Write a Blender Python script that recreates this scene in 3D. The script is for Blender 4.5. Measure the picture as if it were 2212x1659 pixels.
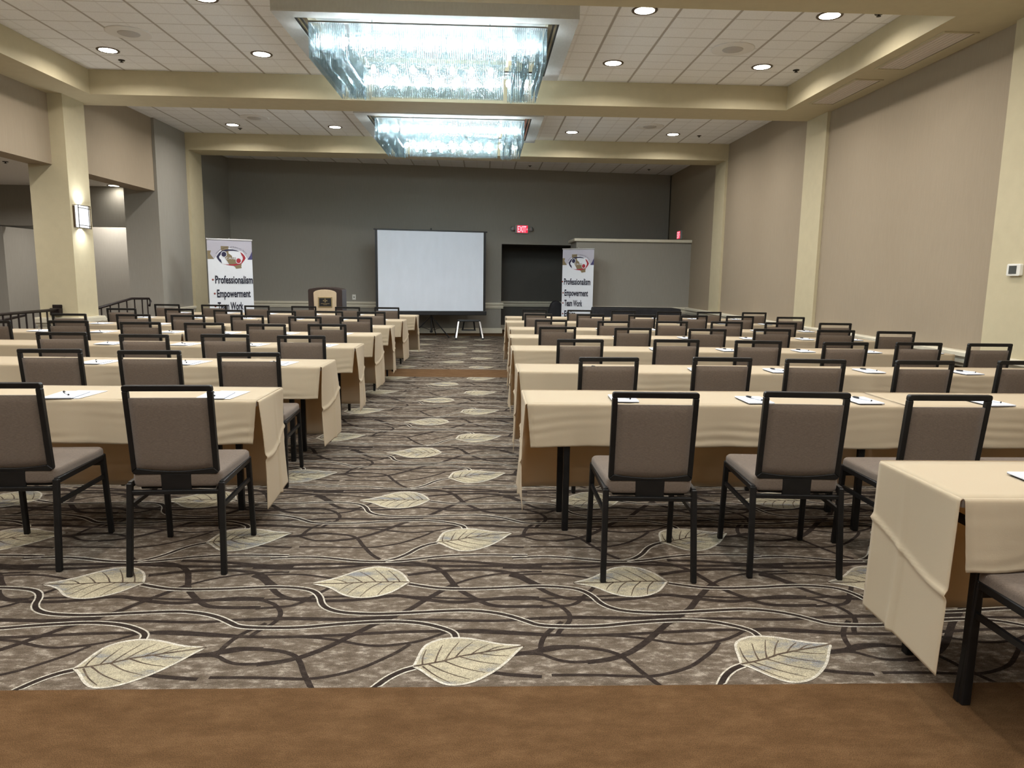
import bpy, bmesh, math, random
from mathutils import Vector, Matrix
random.seed(7)
for o in list(bpy.data.objects): bpy.data.objects.remove(o)
SC = bpy.context.scene
COL = SC.collection

# ---------------------------------------------------------------- camera
cam_d = bpy.data.cameras.new('camera'); cam = bpy.data.objects.new('camera', cam_d); COL.objects.link(cam)
cam_d.sensor_width = 36; cam_d.lens = 24.9955; cam_d.clip_start = 0.05; cam_d.clip_end = 100
RT = Vector((0.9992383, -0.036495, 0.01381817)); UP = Vector((-0.00820794, 0.14962211, 0.98870919)); FW = Vector((0.03815045, 0.9880695, -0.14920859))
M = Matrix((RT, UP, -FW)).transposed().to_4x4(); M.translation = Vector((0, 0, 1.405))
cam.matrix_world = M
SC.camera = cam
# ---------------------------------------------------------------- world, exposure
w = bpy.data.worlds.new('world'); SC.world = w; w.use_nodes = True
w.node_tree.nodes['Background'].inputs[0].default_value = (0.9, 0.95, 1, 1); w.node_tree.nodes['Background'].inputs[1].default_value = 0.0
vs = SC.view_settings; vs.view_transform = 'Standard'; vs.look = 'None'; vs.gamma = 1; vs.use_curve_mapping = False
vs.exposure = 0.74
SC.cycles.max_bounces = 10; SC.cycles.diffuse_bounces = 6; SC.cycles.transparent_max_bounces = 12; SC.cycles.adaptive_threshold = 0.03
LAMP_W = 15.0        # ceiling downlight
BULB_E = 172.0        # chandelier bulb emission
LENS_E = 14.0        # glowing downlight lens
LAMP_COL = (1.0, 0.94, 0.875)

# ---------------------------------------------------------------- materials
MATS = {}
def mat(name, col, rough=0.6, metal=0.0, spec=0.4, noise=None, bump=None, emit=None, sheen=0.0):
    """noise=(scale, amount, (sx,sy,sz)); bump=(scale, strength, (sx,sy,sz))"""
    m = bpy.data.materials.new(name); m.use_nodes = True; nt = m.node_tree; b = nt.nodes['Principled BSDF']
    b.inputs['Base Color'].default_value = (*col, 1); b.inputs['Roughness'].default_value = rough
    b.inputs['Metallic'].default_value = metal; b.inputs['Specular IOR Level'].default_value = spec
    if sheen: b.inputs['Sheen Weight'].default_value = sheen
    if emit:
        b.inputs['Emission Color'].default_value = (*emit[0], 1); b.inputs['Emission Strength'].default_value = emit[1]
    def nz(scale, sc, detail=3):
        tc = nt.nodes.new('ShaderNodeTexCoord'); mp = nt.nodes.new('ShaderNodeMapping'); mp.inputs['Scale'].default_value = sc
        n = nt.nodes.new('ShaderNodeTexNoise'); n.inputs['Scale'].default_value = scale; n.inputs['Detail'].default_value = detail
        nt.links.new(tc.outputs['Object'], mp.inputs['Vector']); nt.links.new(mp.outputs['Vector'], n.inputs['Vector']); return n
    if noise:
        n = nz(noise[0], noise[2]); r = nt.nodes.new('ShaderNodeValToRGB'); a = noise[1]
        r.color_ramp.elements[0].position = 0.3; r.color_ramp.elements[1].position = 0.7
        r.color_ramp.elements[0].color = (*[c * (1 - a) for c in col], 1); r.color_ramp.elements[1].color = (*[min(1, c * (1 + a)) for c in col], 1)
        nt.links.new(n.outputs['Fac'], r.inputs['Fac']); nt.links.new(r.outputs['Color'], b.inputs['Base Color'])
    if bump:
        n = nz(bump[0], bump[2], 2); bp = nt.nodes.new('ShaderNodeBump'); bp.inputs['Strength'].default_value = bump[1]; bp.inputs['Distance'].default_value = 0.004
        nt.links.new(n.outputs['Fac'], bp.inputs['Height']); nt.links.new(bp.outputs['Normal'], b.inputs['Normal'])
    MATS[name] = m
    return m
I3 = (1, 1, 1)
mat('tan_wallpaper', (0.305, 0.248, 0.178), 0.85, noise=(60, 0.03, (1, 1, 0.08)), bump=(260, 0.25, (1, 1, 0.2)))
mat('grey_wallpaper', (0.275, 0.260, 0.228), 0.85, noise=(60, 0.035, (1, 1, 0.08)), bump=(260, 0.25, (1, 1, 0.2)))
mat('alcove_shaded', (0.10, 0.095, 0.085), 0.85, noise=(60, 0.03, (1, 1, 0.08)))  # grey wall colour with the shade of the deep recess put into it
mat('cream_paint', (0.50, 0.44, 0.295), 0.7, noise=(9, 0.03, I3), bump=(40, 0.12, I3))
mat('ivory_trim', (0.62, 0.58, 0.47), 0.4, noise=(12, 0.03, I3))
mat('plain_ceiling', (0.74, 0.73, 0.71), 0.9, noise=(40, 0.10, (1, 3, 1)), bump=(60, 0.3, I3))
mat('white_panel', (0.50, 0.49, 0.47), 0.7, noise=(15, 0.04, (3, 1, 1)))
mat('dark_slot', (0.012, 0.009, 0.006), 0.6)
mat('bronze', (0.09, 0.06, 0.035), 0.4, metal=0.6)
mat('gold_plate', (0.50, 0.42, 0.28), 0.25, metal=0.8)
mat('silver_plate', (0.34, 0.35, 0.35), 0.45, metal=0.5)
mat('speaker_white', (0.74, 0.73, 0.71), 0.7)
mat('black_frame', (0.007, 0.0066, 0.0066), 0.42, spec=0.28, noise=(18, 0.25, I3))
mat('taupe_fabric', (0.130, 0.097, 0.073), 0.9, noise=(150, 0.16, (0.6, 1, 2.4)), bump=(320, 0.5, (0.5, 1, 2)), sheen=0.15)
mat('tabletop_wood', (0.10, 0.055, 0.03), 0.5, noise=(8, 0.25, (1, 8, 1)))
mat('metal_edge', (0.45, 0.45, 0.45), 0.35, metal=0.8)
mat('paper', (0.76, 0.80, 0.88), 0.8)
mat('paper_print', (0.42, 0.44, 0.50), 0.8)
mat('pad_board', (0.03, 0.03, 0.035), 0.8)
mat('pen_black', (0.012, 0.012, 0.014), 0.3)
mat('pen_white', (0.65, 0.67, 0.7), 0.3)
mat('screen_white', (0.72, 0.78, 0.88), 0.75, noise=(3, 0.025, (2, 1, 0.7)))
mat('black_plastic', (0.012, 0.012, 0.013), 0.45)
mat('steel', (0.55, 0.55, 0.56), 0.3, metal=0.9)
mat('lectern_dark', (0.035, 0.022, 0.019), 0.4, noise=(10, 0.25, (6, 1, 1)))
mat('lectern_panel', (0.55, 0.43, 0.29), 0.5, noise=(20, 0.05, (4, 1, 1)))
mat('brass', (0.42, 0.33, 0.18), 0.35, metal=0.7)
mat('banner_vinyl', (0.66, 0.69, 0.75), 0.45)
mat('banner_lavender', (0.42, 0.41, 0.48), 0.45)
mat('banner_navy', (0.016, 0.014, 0.05), 0.45)
mat('banner_red', (0.32, 0.02, 0.035), 0.45)
mat('banner_tan', (0.20, 0.155, 0.085), 0.45)
mat('banner_blue', (0.05, 0.045, 0.14), 0.45)
mat('banner_ink', (0.012, 0.013, 0.03), 0.45)
mat('bullet_red', (0.22, 0.05, 0.04), 0.4)
mat('black_cloth', (0.012, 0.012, 0.015), 0.75, noise=(12, 0.3, I3))
mat('white_plastic', (0.72, 0.71, 0.66), 0.4)
mat('lcd_grey', (0.07, 0.075, 0.07), 0.25)
mat('sign_grey', (0.30, 0.31, 0.30), 0.5)
mat('sign_red', (0.5, 0.01, 0.03), 0.4, emit=((1.0, 0.03, 0.08), 0.55))
mat('sign_letter', (0.9, 0.3, 0.3), 0.4, emit=((1.0, 0.22, 0.26), 1.6))
mat('lens_glow', (1, 1, 1), 0.4, emit=((1.0, 0.94, 0.78), LENS_E))
mat('bulb_glow', (1, 1, 1), 0.4, emit=((0.88, 0.96, 1.0), BULB_E))
mat('sconce_glow', (0.9, 0.95, 1), 0.4, emit=((0.86, 0.94, 1.0), 0.75))
mat('sprinkler_dark', (0.03, 0.025, 0.02), 0.4, metal=0.5)
mat('grille', (0.50, 0.48, 0.46), 0.7, noise=(300, 0.2, I3))
mat('vent_panel', (0.62, 0.56, 0.50), 0.7, noise=(30, 0.05, (1, 6, 1)))
mat('railing_iron', (0.014, 0.008, 0.007), 0.45, spec=0.35)
# carpet colours (patterned carpet is drawn in real faces, see floor)
def carpet_mat(name, c0, c1, c2, scale, lo=0.40, hi=0.63):
    m = bpy.data.materials.new(name); m.use_nodes = True; nt = m.node_tree; b = nt.nodes['Principled BSDF']; b.inputs['Roughness'].default_value = 0.95
    b.inputs['Specular IOR Level'].default_value = 0.1
    tc = nt.nodes.new('ShaderNodeTexCoord'); n1 = nt.nodes.new('ShaderNodeTexNoise'); n1.inputs['Scale'].default_value = scale; n1.inputs['Detail'].default_value = 6; n1.inputs['Roughness'].default_value = 0.72
    n2 = nt.nodes.new('ShaderNodeTexNoise'); n2.inputs['Scale'].default_value = 330; n2.inputs['Detail'].default_value = 2
    r = nt.nodes.new('ShaderNodeValToRGB'); e = r.color_ramp.elements; e[0].position = lo; e[0].color = (*c0, 1); e[1].position = hi; e[1].color = (*c2, 1)
    k = e.new((lo + hi) / 2); k.color = (*c1, 1)
    mx = nt.nodes.new('ShaderNodeMix'); mx.data_type = 'RGBA'; mx.blend_type = 'MULTIPLY'; mx.inputs[0].default_value = 0.85
    r2 = nt.nodes.new('ShaderNodeValToRGB'); r2.color_ramp.elements[0].position = 0.3; r2.color_ramp.elements[0].color = (0.52, 0.52, 0.52, 1); r2.color_ramp.elements[1].position = 0.68; r2.color_ramp.elements[1].color = (1.42, 1.42, 1.42, 1)
    bp = nt.nodes.new('ShaderNodeBump'); bp.inputs['Strength'].default_value = 0.35; bp.inputs['Distance'].default_value = 0.004
    L = nt.links.new
    mp = nt.nodes.new('ShaderNodeMapping'); mp.inputs['Scale'].default_value = (0.62, 1.25, 1); L(tc.outputs['Object'], mp.inputs[0]); L(mp.outputs[0], n1.inputs['Vector']); L(tc.outputs['Object'], n2.inputs['Vector']); L(n1.outputs['Fac'], r.inputs['Fac']); L(n2.outputs['Fac'], r2.inputs['Fac'])
    L(r.outputs['Color'], mx.inputs[6]); L(r2.outputs['Color'], mx.inputs[7]); L(mx.outputs[2], b.inputs['Base Color']); L(n2.outputs['Fac'], bp.inputs['Height']); L(bp.outputs['Normal'], b.inputs['Normal'])
    MATS[name] = m
carpet_mat('carpet_taupe', (0.086, 0.065, 0.046), (0.134, 0.106, 0.080), (0.31, 0.265, 0.215), 24, 0.40, 0.66)
carpet_mat('carpet_brown', (0.074, 0.038, 0.015), (0.097, 0.052, 0.022), (0.128, 0.071, 0.032), 9, 0.3, 0.7)
carpet_mat('carpet_dark', (0.022, 0.015, 0.012), (0.033, 0.024, 0.019), (0.070, 0.052, 0.040), 30, 0.42, 0.75)
carpet_mat('carpet_ivory', (0.36, 0.325, 0.26), (0.47, 0.43, 0.36), (0.54, 0.50, 0.43), 40)
carpet_mat('carpet_leaf', (0.19, 0.188, 0.19), (0.285, 0.253, 0.182), (0.37, 0.325, 0.228), 7, 0.38, 0.58)
carpet_mat('carpet_vein', (0.06, 0.042, 0.03), (0.085, 0.062, 0.044), (0.13, 0.10, 0.07), 20)

def tile_mat(name, x0, y0):
    m = bpy.data.materials.new(name); m.use_nodes = True; nt = m.node_tree; b = nt.nodes['Principled BSDF']; b.inputs['Roughness'].default_value = 0.9; b.inputs['Specular IOR Level'].default_value = 0.1
    tc = nt.nodes.new('ShaderNodeTexCoord'); sp = nt.nodes.new('ShaderNodeSeparateXYZ'); nt.links.new(tc.outputs['Object'], sp.inputs[0])
    def mth(op, a, bb):
        n = nt.nodes.new('ShaderNodeMath'); n.operation = op
        for i, q in enumerate((a, bb)):
            if q is None: continue
            if isinstance(q, (int, float)): n.inputs[i].default_value = q
            else: nt.links.new(q, n.inputs[i])
        return n.outputs[0]
    def groove(sock, off, per, wid):          # 1 in the groove, 0 on the tile
        f = mth('FRACT', mth('DIVIDE', mth('SUBTRACT', sock, off), per), None)
        d = mth('MULTIPLY', mth('ABSOLUTE', mth('SUBTRACT', f, 0.5), None), per)     # per/2 at the line
        return mth('MAXIMUM', 0.0, mth('MINIMUM', 1.0, mth('DIVIDE', mth('SUBTRACT', d, per / 2 - wid), wid * 0.5)))
    gx = groove(sp.outputs[0], x0, 0.6, 0.018); gy = groove(sp.outputs[1], y0, 0.592, 0.012)
    hx = groove(sp.outputs[0], x0, 0.3, 0.014); hy = groove(sp.outputs[1], y0, 0.296, 0.012)
    mask = mth('MAXIMUM', mth('MAXIMUM', mth('MULTIPLY', gx, 0.75), mth('MULTIPLY', gy, 0.42)), mth('MAXIMUM', mth('MULTIPLY', hx, 0.13), mth('MULTIPLY', hy, 0.24)))
    n1 = nt.nodes.new('ShaderNodeTexNoise'); n1.inputs['Scale'].default_value = 70; n1.inputs['Detail'].default_value = 4; nt.links.new(tc.outputs['Object'], n1.inputs['Vector'])
    base = nt.nodes.new('ShaderNodeValToRGB'); base.color_ramp.elements[0].position = 0.3; base.color_ramp.elements[0].color = (0.79, 0.795, 0.80, 1); base.color_ramp.elements[1].position = 0.7; base.color_ramp.elements[1].color = (0.87, 0.875, 0.88, 1)
    nt.links.new(n1.outputs['Fac'], base.inputs['Fac'])
    mx = nt.nodes.new('ShaderNodeMix'); mx.data_type = 'RGBA'; nt.links.new(mask, mx.inputs[0]); nt.links.new(base.outputs['Color'], mx.inputs[6]); mx.inputs[7].default_value = (0.30, 0.26, 0.215, 1)
    nt.links.new(mx.outputs[2], b.inputs['Base Color'])
    bp = nt.nodes.new('ShaderNodeBump'); bp.inputs['Strength'].default_value = 0.6; bp.inputs['Distance'].default_value = 0.012; bp.invert = True
    nt.links.new(mask, bp.inputs['Height']); nt.links.new(bp.outputs['Normal'], b.inputs['Normal'])
    MATS[name] = m
tile_mat('ceiling_tile', 1.276, 9.903)

def cloth_mat():
    m = bpy.data.materials.new('beige_linen'); m.use_nodes = True; nt = m.node_tree; b = nt.nodes['Principled BSDF']
    b.inputs['Roughness'].default_value = 0.85; b.inputs['Specular IOR Level'].default_value = 0.15; b.inputs['Sheen Weight'].default_value = 0.1
    b.inputs['Base Color'].default_value = (0.57, 0.485, 0.35, 1)
    tr = nt.nodes.new('ShaderNodeBsdfTranslucent'); tr.inputs[0].default_value = (0.74, 0.50, 0.24, 1)
    mx = nt.nodes.new('ShaderNodeMixShader'); mx.inputs[0].default_value = 0.30
    tc = nt.nodes.new('ShaderNodeTexCoord'); n = nt.nodes.new('ShaderNodeTexNoise'); n.inputs['Scale'].default_value = 260; n.inputs['Detail'].default_value = 2
    mp = nt.nodes.new('ShaderNodeMapping'); mp.inputs['Scale'].default_value = (1, 1, 1)
    bp = nt.nodes.new('ShaderNodeBump'); bp.inputs['Strength'].default_value = 0.15; bp.inputs['Distance'].default_value = 0.002
    L = nt.links.new; L(tc.outputs['Object'], mp.inputs[0]); L(mp.outputs[0], n.inputs['Vector']); L(n.outputs['Fac'], bp.inputs['Height']); L(bp.outputs['Normal'], b.inputs['Normal'])
    out = nt.nodes['Material Output']; L(b.outputs[0], mx.inputs[1]); L(tr.outputs[0], mx.inputs[2]); L(mx.outputs[0], out.inputs[0])
    MATS['beige_linen'] = m
cloth_mat()
def rod_mat():
    m = bpy.data.materials.new('crystal_rod'); m.use_nodes = True; nt = m.node_tree; nt.nodes.remove(nt.nodes['Principled BSDF'])
    N = nt.nodes.new; L = nt.links.new
    tp = N('ShaderNodeBsdfTransparent'); tp.inputs[0].default_value = (0.95, 0.985, 0.99, 1)
    rf = N('ShaderNodeBsdfRefraction'); rf.inputs[0].default_value = (0.9, 0.96, 0.97, 1); rf.inputs['IOR'].default_value = 1.45
    tl = N('ShaderNodeBsdfTranslucent'); tl.inputs[0].default_value = (0.12, 0.148, 0.155, 1)
    gl = N('ShaderNodeBsdfGlossy'); gl.inputs[0].default_value = (0.9, 0.97, 1, 1); gl.inputs['Roughness'].default_value = 0.08
    a = N('ShaderNodeMixShader'); a.inputs[0].default_value = 0.15; L(tl.outputs[0], a.inputs[1]); L(gl.outputs[0], a.inputs[2])
    d = N('ShaderNodeMixShader'); d.inputs[0].default_value = 0.08; L(a.outputs[0], d.inputs[1]); L(rf.outputs[0], d.inputs[2])
    c = N('ShaderNodeMixShader'); c.inputs[0].default_value = 0.30; L(tp.outputs[0], c.inputs[1]); L(d.outputs[0], c.inputs[2]); L(c.outputs[0], nt.nodes['Material Output'].inputs[0])
    MATS['crystal_rod'] = m
rod_mat()

# ---------------------------------------------------------------- helpers
class MB:
    """collects shapes, links them as ONE mesh object"""
    def __init__(s): s.v = []; s.f = []; s.m = []
    def add(s, vs, fs, mi=0):
        o = len(s.v); s.v += [tuple(p) for p in vs]; s.f += [tuple(i + o for i in f) for f in fs]; s.m += [mi] * len(fs); return s
    def box(s, x0, x1, y0, y1, z0, z1, mi=0):
        vs = [(x0, y0, z0), (x1, y0, z0), (x1, y1, z0), (x0, y1, z0), (x0, y0, z1), (x1, y0, z1), (x1, y1, z1), (x0, y1, z1)]
        return s.add(vs, [(0, 3, 2, 1), (4, 5, 6, 7), (0, 1, 5, 4), (1, 2, 6, 5), (2, 3, 7, 6), (3, 0, 4, 7)], mi)
    def prism(s, pts, axis, a0, a1, mi=0):
        """pts: 2-D outline (counter-clockwise), extruded along axis from a0 to a1"""
        def P(p, a): return {'x': (a, p[0], p[1]), 'y': (p[0], a, p[1]), 'z': (p[0], p[1], a)}[axis]
        n = len(pts); vs = [P(p, a0) for p in pts] + [P(p, a1) for p in pts]
        return s.add(vs, [tuple(range(n - 1, -1, -1)), tuple(range(n, 2 * n))] + [(i, (i + 1) % n, n + (i + 1) % n, n + i) for i in range(n)], mi)
    def bar(s, a, b, w, h=None, mi=0, up=(0, 0, 1)):
        """rectangular bar from a to b"""
        a, b = Vector(a), Vector(b); h = h or w; d = (b - a).normalized(); u = Vector(up)
        if abs(d.dot(u)) > 0.95: u = Vector((0, 1, 0))
        x = d.cross(u).normalized() * w / 2; y = x.cross(d).normalized() * h / 2
        vs = [a - x - y, a + x - y, a + x + y, a - x + y, b - x - y, b + x - y, b + x + y, b - x + y]
        return s.add(vs, [(0, 3, 2, 1), (4, 5, 6, 7), (0, 1, 5, 4), (1, 2, 6, 5), (2, 3, 7, 6), (3, 0, 4, 7)], mi)
    def tube(s, pts, r, n=8, mi=0):
        pts = [Vector(p) for p in pts]; rings = []
        for i, p in enumerate(pts):
            d = (pts[min(i + 1, len(pts) - 1)] - pts[max(i - 1, 0)]).normalized(); u = Vector((0, 0, 1)) if abs(d.z) < 0.9 else Vector((1, 0, 0))
            x = d.cross(u).normalized(); y = x.cross(d); rr = r[i] if isinstance(r, (list, tuple)) else r
            rings.append([p + (x * math.cos(t) + y * math.sin(t)) * rr for t in [2 * math.pi * k / n for k in range(n)]])
        vs = [q for ring in rings for q in ring]; fs = []
        for i in range(len(pts) - 1):
            for k in range(n): fs.append((i * n + k, i * n + (k + 1) % n, (i + 1) * n + (k + 1) % n, (i + 1) * n + k))
        fs.append(tuple(range(n - 1, -1, -1))); fs.append(tuple(range((len(pts) - 1) * n, len(pts) * n)))
        return s.add(vs, fs, mi)
    def lathe(s, prof, c=(0, 0, 0), n=24, mi=0):
        """prof: (radius, z) pairs about a vertical axis"""
        vs = []; fs = []
        for r, z in prof: vs += [(c[0] + r * math.cos(2 * math.pi * k / n), c[1] + r * math.sin(2 * math.pi * k / n), c[2] + z) for k in range(n)]
        for i in range(len(prof) - 1):
            for k in range(n): fs.append((i * n + k, i * n + (k + 1) % n, (i + 1) * n + (k + 1) % n, (i + 1) * n + k))
        fs.append(tuple(range(n - 1, -1, -1))); fs.append(tuple(range((len(prof) - 1) * n, len(prof) * n)))
        return s.add(vs, fs, mi)
    def grid(s, nu, nv, fn, mi=0):
        vs = [fn(i / nu, j / nv) for j in range(nv + 1) for i in range(nu + 1)]
        return s.add(vs, [(j * (nu + 1) + i, j * (nu + 1) + i + 1, (j + 1) * (nu + 1) + i + 1, (j + 1) * (nu + 1) + i) for j in range(nv) for i in range(nu)], mi)
    def build(s, name, mats, parent=None, smooth=False, bevel=0.0, seg=2, loc=None):
        me = bpy.data.meshes.new(name); me.from_pydata(s.v, [], s.f)
        for k in ([mats] if isinstance(mats, str) else mats): me.materials.append(MATS[k])
        me.polygons.foreach_set('material_index', s.m)
        bm = bmesh.new(); bm.from_mesh(me)
        if len(s.f) < 30000: bmesh.ops.recalc_face_normals(bm, faces=bm.faces)
        if bevel: bmesh.ops.bevel(bm, geom=[e for e in bm.edges if e.calc_face_angle(0) > 0.5], offset=bevel, segments=seg, profile=0.6, affect='EDGES', clamp_overlap=True)
        bm.to_mesh(me); bm.free()
        if smooth: me.polygons.foreach_set('use_smooth', [True] * len(me.polygons))
        me.update()
        o = bpy.data.objects.new(name, me); COL.objects.link(o)
        if parent: o.parent = parent
        if loc: o.location = loc
        return o
def box(name, m, x0, x1, y0, y1, z0, z1, parent=None, bevel=0.0): return MB().box(x0, x1, y0, y1, z0, z1).build(name, m, parent, bevel=bevel)
def thing(name, label, cat, loc=(0, 0, 0), rz=0.0, group=None):
    o = bpy.data.objects.new(name, None); COL.objects.link(o); o.location = loc; o.rotation_euler = (0, 0, rz); o.empty_display_size = 0.1
    return tag(o, label, cat, group)
def tag(o, label, cat, group=None):
    o['label'] = label; o['category'] = cat
    if group: o['group'] = group
    return o
def struct(o, label=None, cat=None):
    o['kind'] = 'structure'
    if label: o['label'] = label
    if cat: o['category'] = cat
    return o
KIDS = {}
def dup(root, loc, rz, label, group, name=None):
    """copy of a thing with copies of its parts and sub-parts (mesh data shared)"""
    r = root.copy(); COL.objects.link(r); r.location = loc; r.rotation_euler = (0, 0, rz); r['label'] = label; r['group'] = group
    for ch in kids(root):
        c = ch.copy(); COL.objects.link(c); c.parent = r
        for g in kids(ch):
            d = g.copy(); COL.objects.link(d); d.parent = c
    return r
def kids(o):
    if o.name not in KIDS: KIDS[o.name] = [c for c in bpy.data.objects if c.parent == o]
    return KIDS[o.name]
def text_mesh(txt, height, width=None, bold=0.0, depth=0.0):
    """lettering in the XZ plane facing -Y, left edge at x=0, base line at z=0; returns verts, faces"""
    cu = bpy.data.curves.new('lettering', 'FONT'); cu.body = txt; cu.size = 1; cu.offset = bold; cu.resolution_u = 3
    o = bpy.data.objects.new('lettering', cu); COL.objects.link(o); dg = bpy.context.evaluated_depsgraph_get(); dg.update()
    me = bpy.data.meshes.new_from_object(o.evaluated_get(dg)); bpy.data.objects.remove(o)
    vs = [v.co.copy() for v in me.vertices]; fs = [tuple(p.vertices) for p in me.polygons]; bpy.data.meshes.remove(me)
    x0 = min(v.x for v in vs); x1 = max(v.x for v in vs)
    k = height / 0.72; kx = (width / (x1 - x0)) if width else k
    return [((v.x - x0) * kx, 0.0, v.y * k) for v in vs], fs
NTH = ['zeroth', 'first', 'second', 'third', 'fourth', 'fifth', 'sixth', 'seventh', 'eighth', 'ninth']
# ================================================================ SETTING
PA = -5.186; PB = 4.052; ZB = 3.687; ZC = 3.997
# ---- carpet: bands of plain brown, fields of leaf pattern drawn in faces
VINES=[[(-1.547,3.112),(-1.467,3.082),(-1.404,3.064),(-1.317,3.055),(-1.154,3.063),(-1.02,3.079),(-0.929,3.085),(-0.812,3.068),(-0.754,3.038),(-0.716,2.981),(-0.696,2.914),(-0.661,2.867),(-0.596,2.832),(-0.489,2.818),(-0.385,2.819),(-0.255,2.833),(-0.07,2.851),(0.036,2.83),(0.115,2.796),(0.18,2.748),(0.229,2.71)],[(-0.902,2.696),(-0.844,2.7),(-0.721,2.704),(-0.601,2.729),(-0.452,2.749),(-0.351,2.753),(-0.247,2.736),(-0.168,2.699),(-0.115,2.66),(-0.106,2.617)],[(-0.246,3.623),(-0.291,3.6),(-0.343,3.547),(-0.39,3.459),(-0.448,3.399),(-0.489,3.382)],[(-1.059,3.414),(-0.982,3.425),(-0.903,3.432),(-0.792,3.422),(-0.65,3.383),(-0.54,3.369),(-0.434,3.375),(-0.329,3.402),(-0.223,3.437),(-0.058,3.458),(0.108,3.453),(0.225,3.446)]]
DARK=[[(-1.11,3.299),(-0.958,3.291),(-0.837,3.288),(-0.66,3.302),(-0.545,3.339),(-0.426,3.37),(-0.301,3.354),(-0.203,3.277),(-0.155,3.162),(-0.128,3.087),(-0.092,3.027),(-0.018,2.939),(0.037,2.891),(0.118,2.881),(0.259,2.883)],[(-0.963,2.873),(-0.882,2.884),(-0.821,2.892),(-0.778,2.933),(-0.741,3.006),(-0.69,3.077)],[(-1.081,3.209),(-0.968,3.222),(-0.851,3.222),(-0.756,3.193),(-0.686,3.167)],[(-1.031,3.18),(-0.994,3.132),(-0.953,3.072),(-0.907,3.007),(-0.851,2.964),(-0.754,2.945),(-0.645,2.941),(-0.539,2.955),(-0.434,2.985),(-0.38,2.994),(-0.323,2.978),(-0.238,2.947),(-0.127,2.922),(-0.045,2.933),(0.037,2.957),(0.149,2.977),(0.248,2.965)],[(-0.985,2.961),(-0.911,2.928),(-0.864,2.875),(-0.84,2.818),(-0.842,2.763),(-0.86,2.721),(-0.892,2.68)],[(-0.911,2.631),(-0.776,2.634),(-0.677,2.628),(-0.576,2.608),(-0.498,2.578),(-0.422,2.557),(-0.351,2.562),(-0.258,2.585),(-0.188,2.628),(-0.141,2.667),(-0.041,2.682),(0.06,2.671),(0.225,2.646)],[(-0.173,3.06),(-0.214,3.003),(-0.264,2.935),(-0.31,2.858),(-0.358,2.813),(-0.403,2.764),(-0.448,2.722),(-0.49,2.671),(-0.53,2.622),(-0.569,2.574),(-0.626,2.515),(-0.685,2.471),(-0.747,2.446),(-0.819,2.432)],[(-0.873,2.543),(-0.771,2.53),(-0.701,2.498),(-0.665,2.445),(-0.639,2.378),(-0.605,2.314),(-0.574,2.253),(-0.542,2.209),(-0.515,2.181)],[(-0.828,2.348),(-0.694,2.339),(-0.606,2.333),(-0.523,2.356),(-0.442,2.396),(-0.383,2.45),(-0.321,2.511),(-0.28,2.571)],[(-0.967,2.773),(-0.818,2.784),(-0.688,2.778),(-0.558,2.771),(-0.457,2.781),(-0.356,2.797)],[(-0.427,2.748),(-0.352,2.764),(-0.198,2.768),(-0.042,2.756),(0.087,2.754),(0.182,2.77),(0.234,2.775)],[(-0.13,3.113),(-0.05,3.175),(0.069,3.225),(0.191,3.246),(0.282,3.249)],[(-0.359,3.212),(-0.232,3.255),(-0.052,3.277),(0.07,3.261),(0.165,3.224),(0.204,3.16),(0.264,3.091)],[(0.028,2.369),(0.099,2.352),(0.211,2.338)],[(0.104,2.484),(0.152,2.492),(0.224,2.509)],[(-0.279,3.385),(-0.116,3.377),(0.009,3.353),(0.133,3.329),(0.286,3.309)],[(-1.112,2.494),(-1.046,2.502),(-0.983,2.519),(-0.981,2.565),(-0.961,2.631),(-0.923,2.691),(-0.879,2.742)],[(-0.991,2.501),(-0.937,2.453),(-0.884,2.432),(-0.8,2.436)],[(-0.98,2.523),(-0.932,2.546),(-0.832,2.54)]]
VEINS=[[(-0.219,2.421),(-0.223,2.465),(-0.214,2.528)],[(-0.174,2.434),(-0.169,2.491),(-0.154,2.56)],[(-0.138,2.449),(-0.123,2.504),(-0.092,2.583)],[(-0.102,2.468),(-0.076,2.527),(-0.039,2.582)],[(-0.047,2.485),(-0.009,2.535),(0.024,2.563)],[(0.01,2.507),(0.048,2.539),(0.082,2.551)],[(-0.218,2.41),(-0.168,2.347),(-0.113,2.303)],[(-0.196,2.422),(-0.125,2.363),(-0.043,2.322)],[(-0.138,2.443),(-0.072,2.395),(0.01,2.365)],[(-0.084,2.473),(-0.013,2.437),(0.065,2.419)],[(-0.014,2.498),(0.047,2.48),(0.099,2.479)],[(-0.385,3.133),(-0.41,3.191),(-0.455,3.264)],[(-0.438,3.133),(-0.47,3.199),(-0.523,3.279)],[(-0.495,3.133),(-0.533,3.192),(-0.59,3.25)],[(-0.558,3.13),(-0.601,3.178),(-0.642,3.207)],[(-0.626,3.123),(-0.66,3.151),(-0.697,3.162)],[(-0.408,3.131),(-0.447,3.075),(-0.468,2.992)],[(-0.466,3.133),(-0.514,3.069),(-0.543,2.98)],[(-0.53,3.133),(-0.573,3.083),(-0.603,3.005)],[(-0.592,3.127),(-0.625,3.09),(-0.644,3.044)]]
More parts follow.
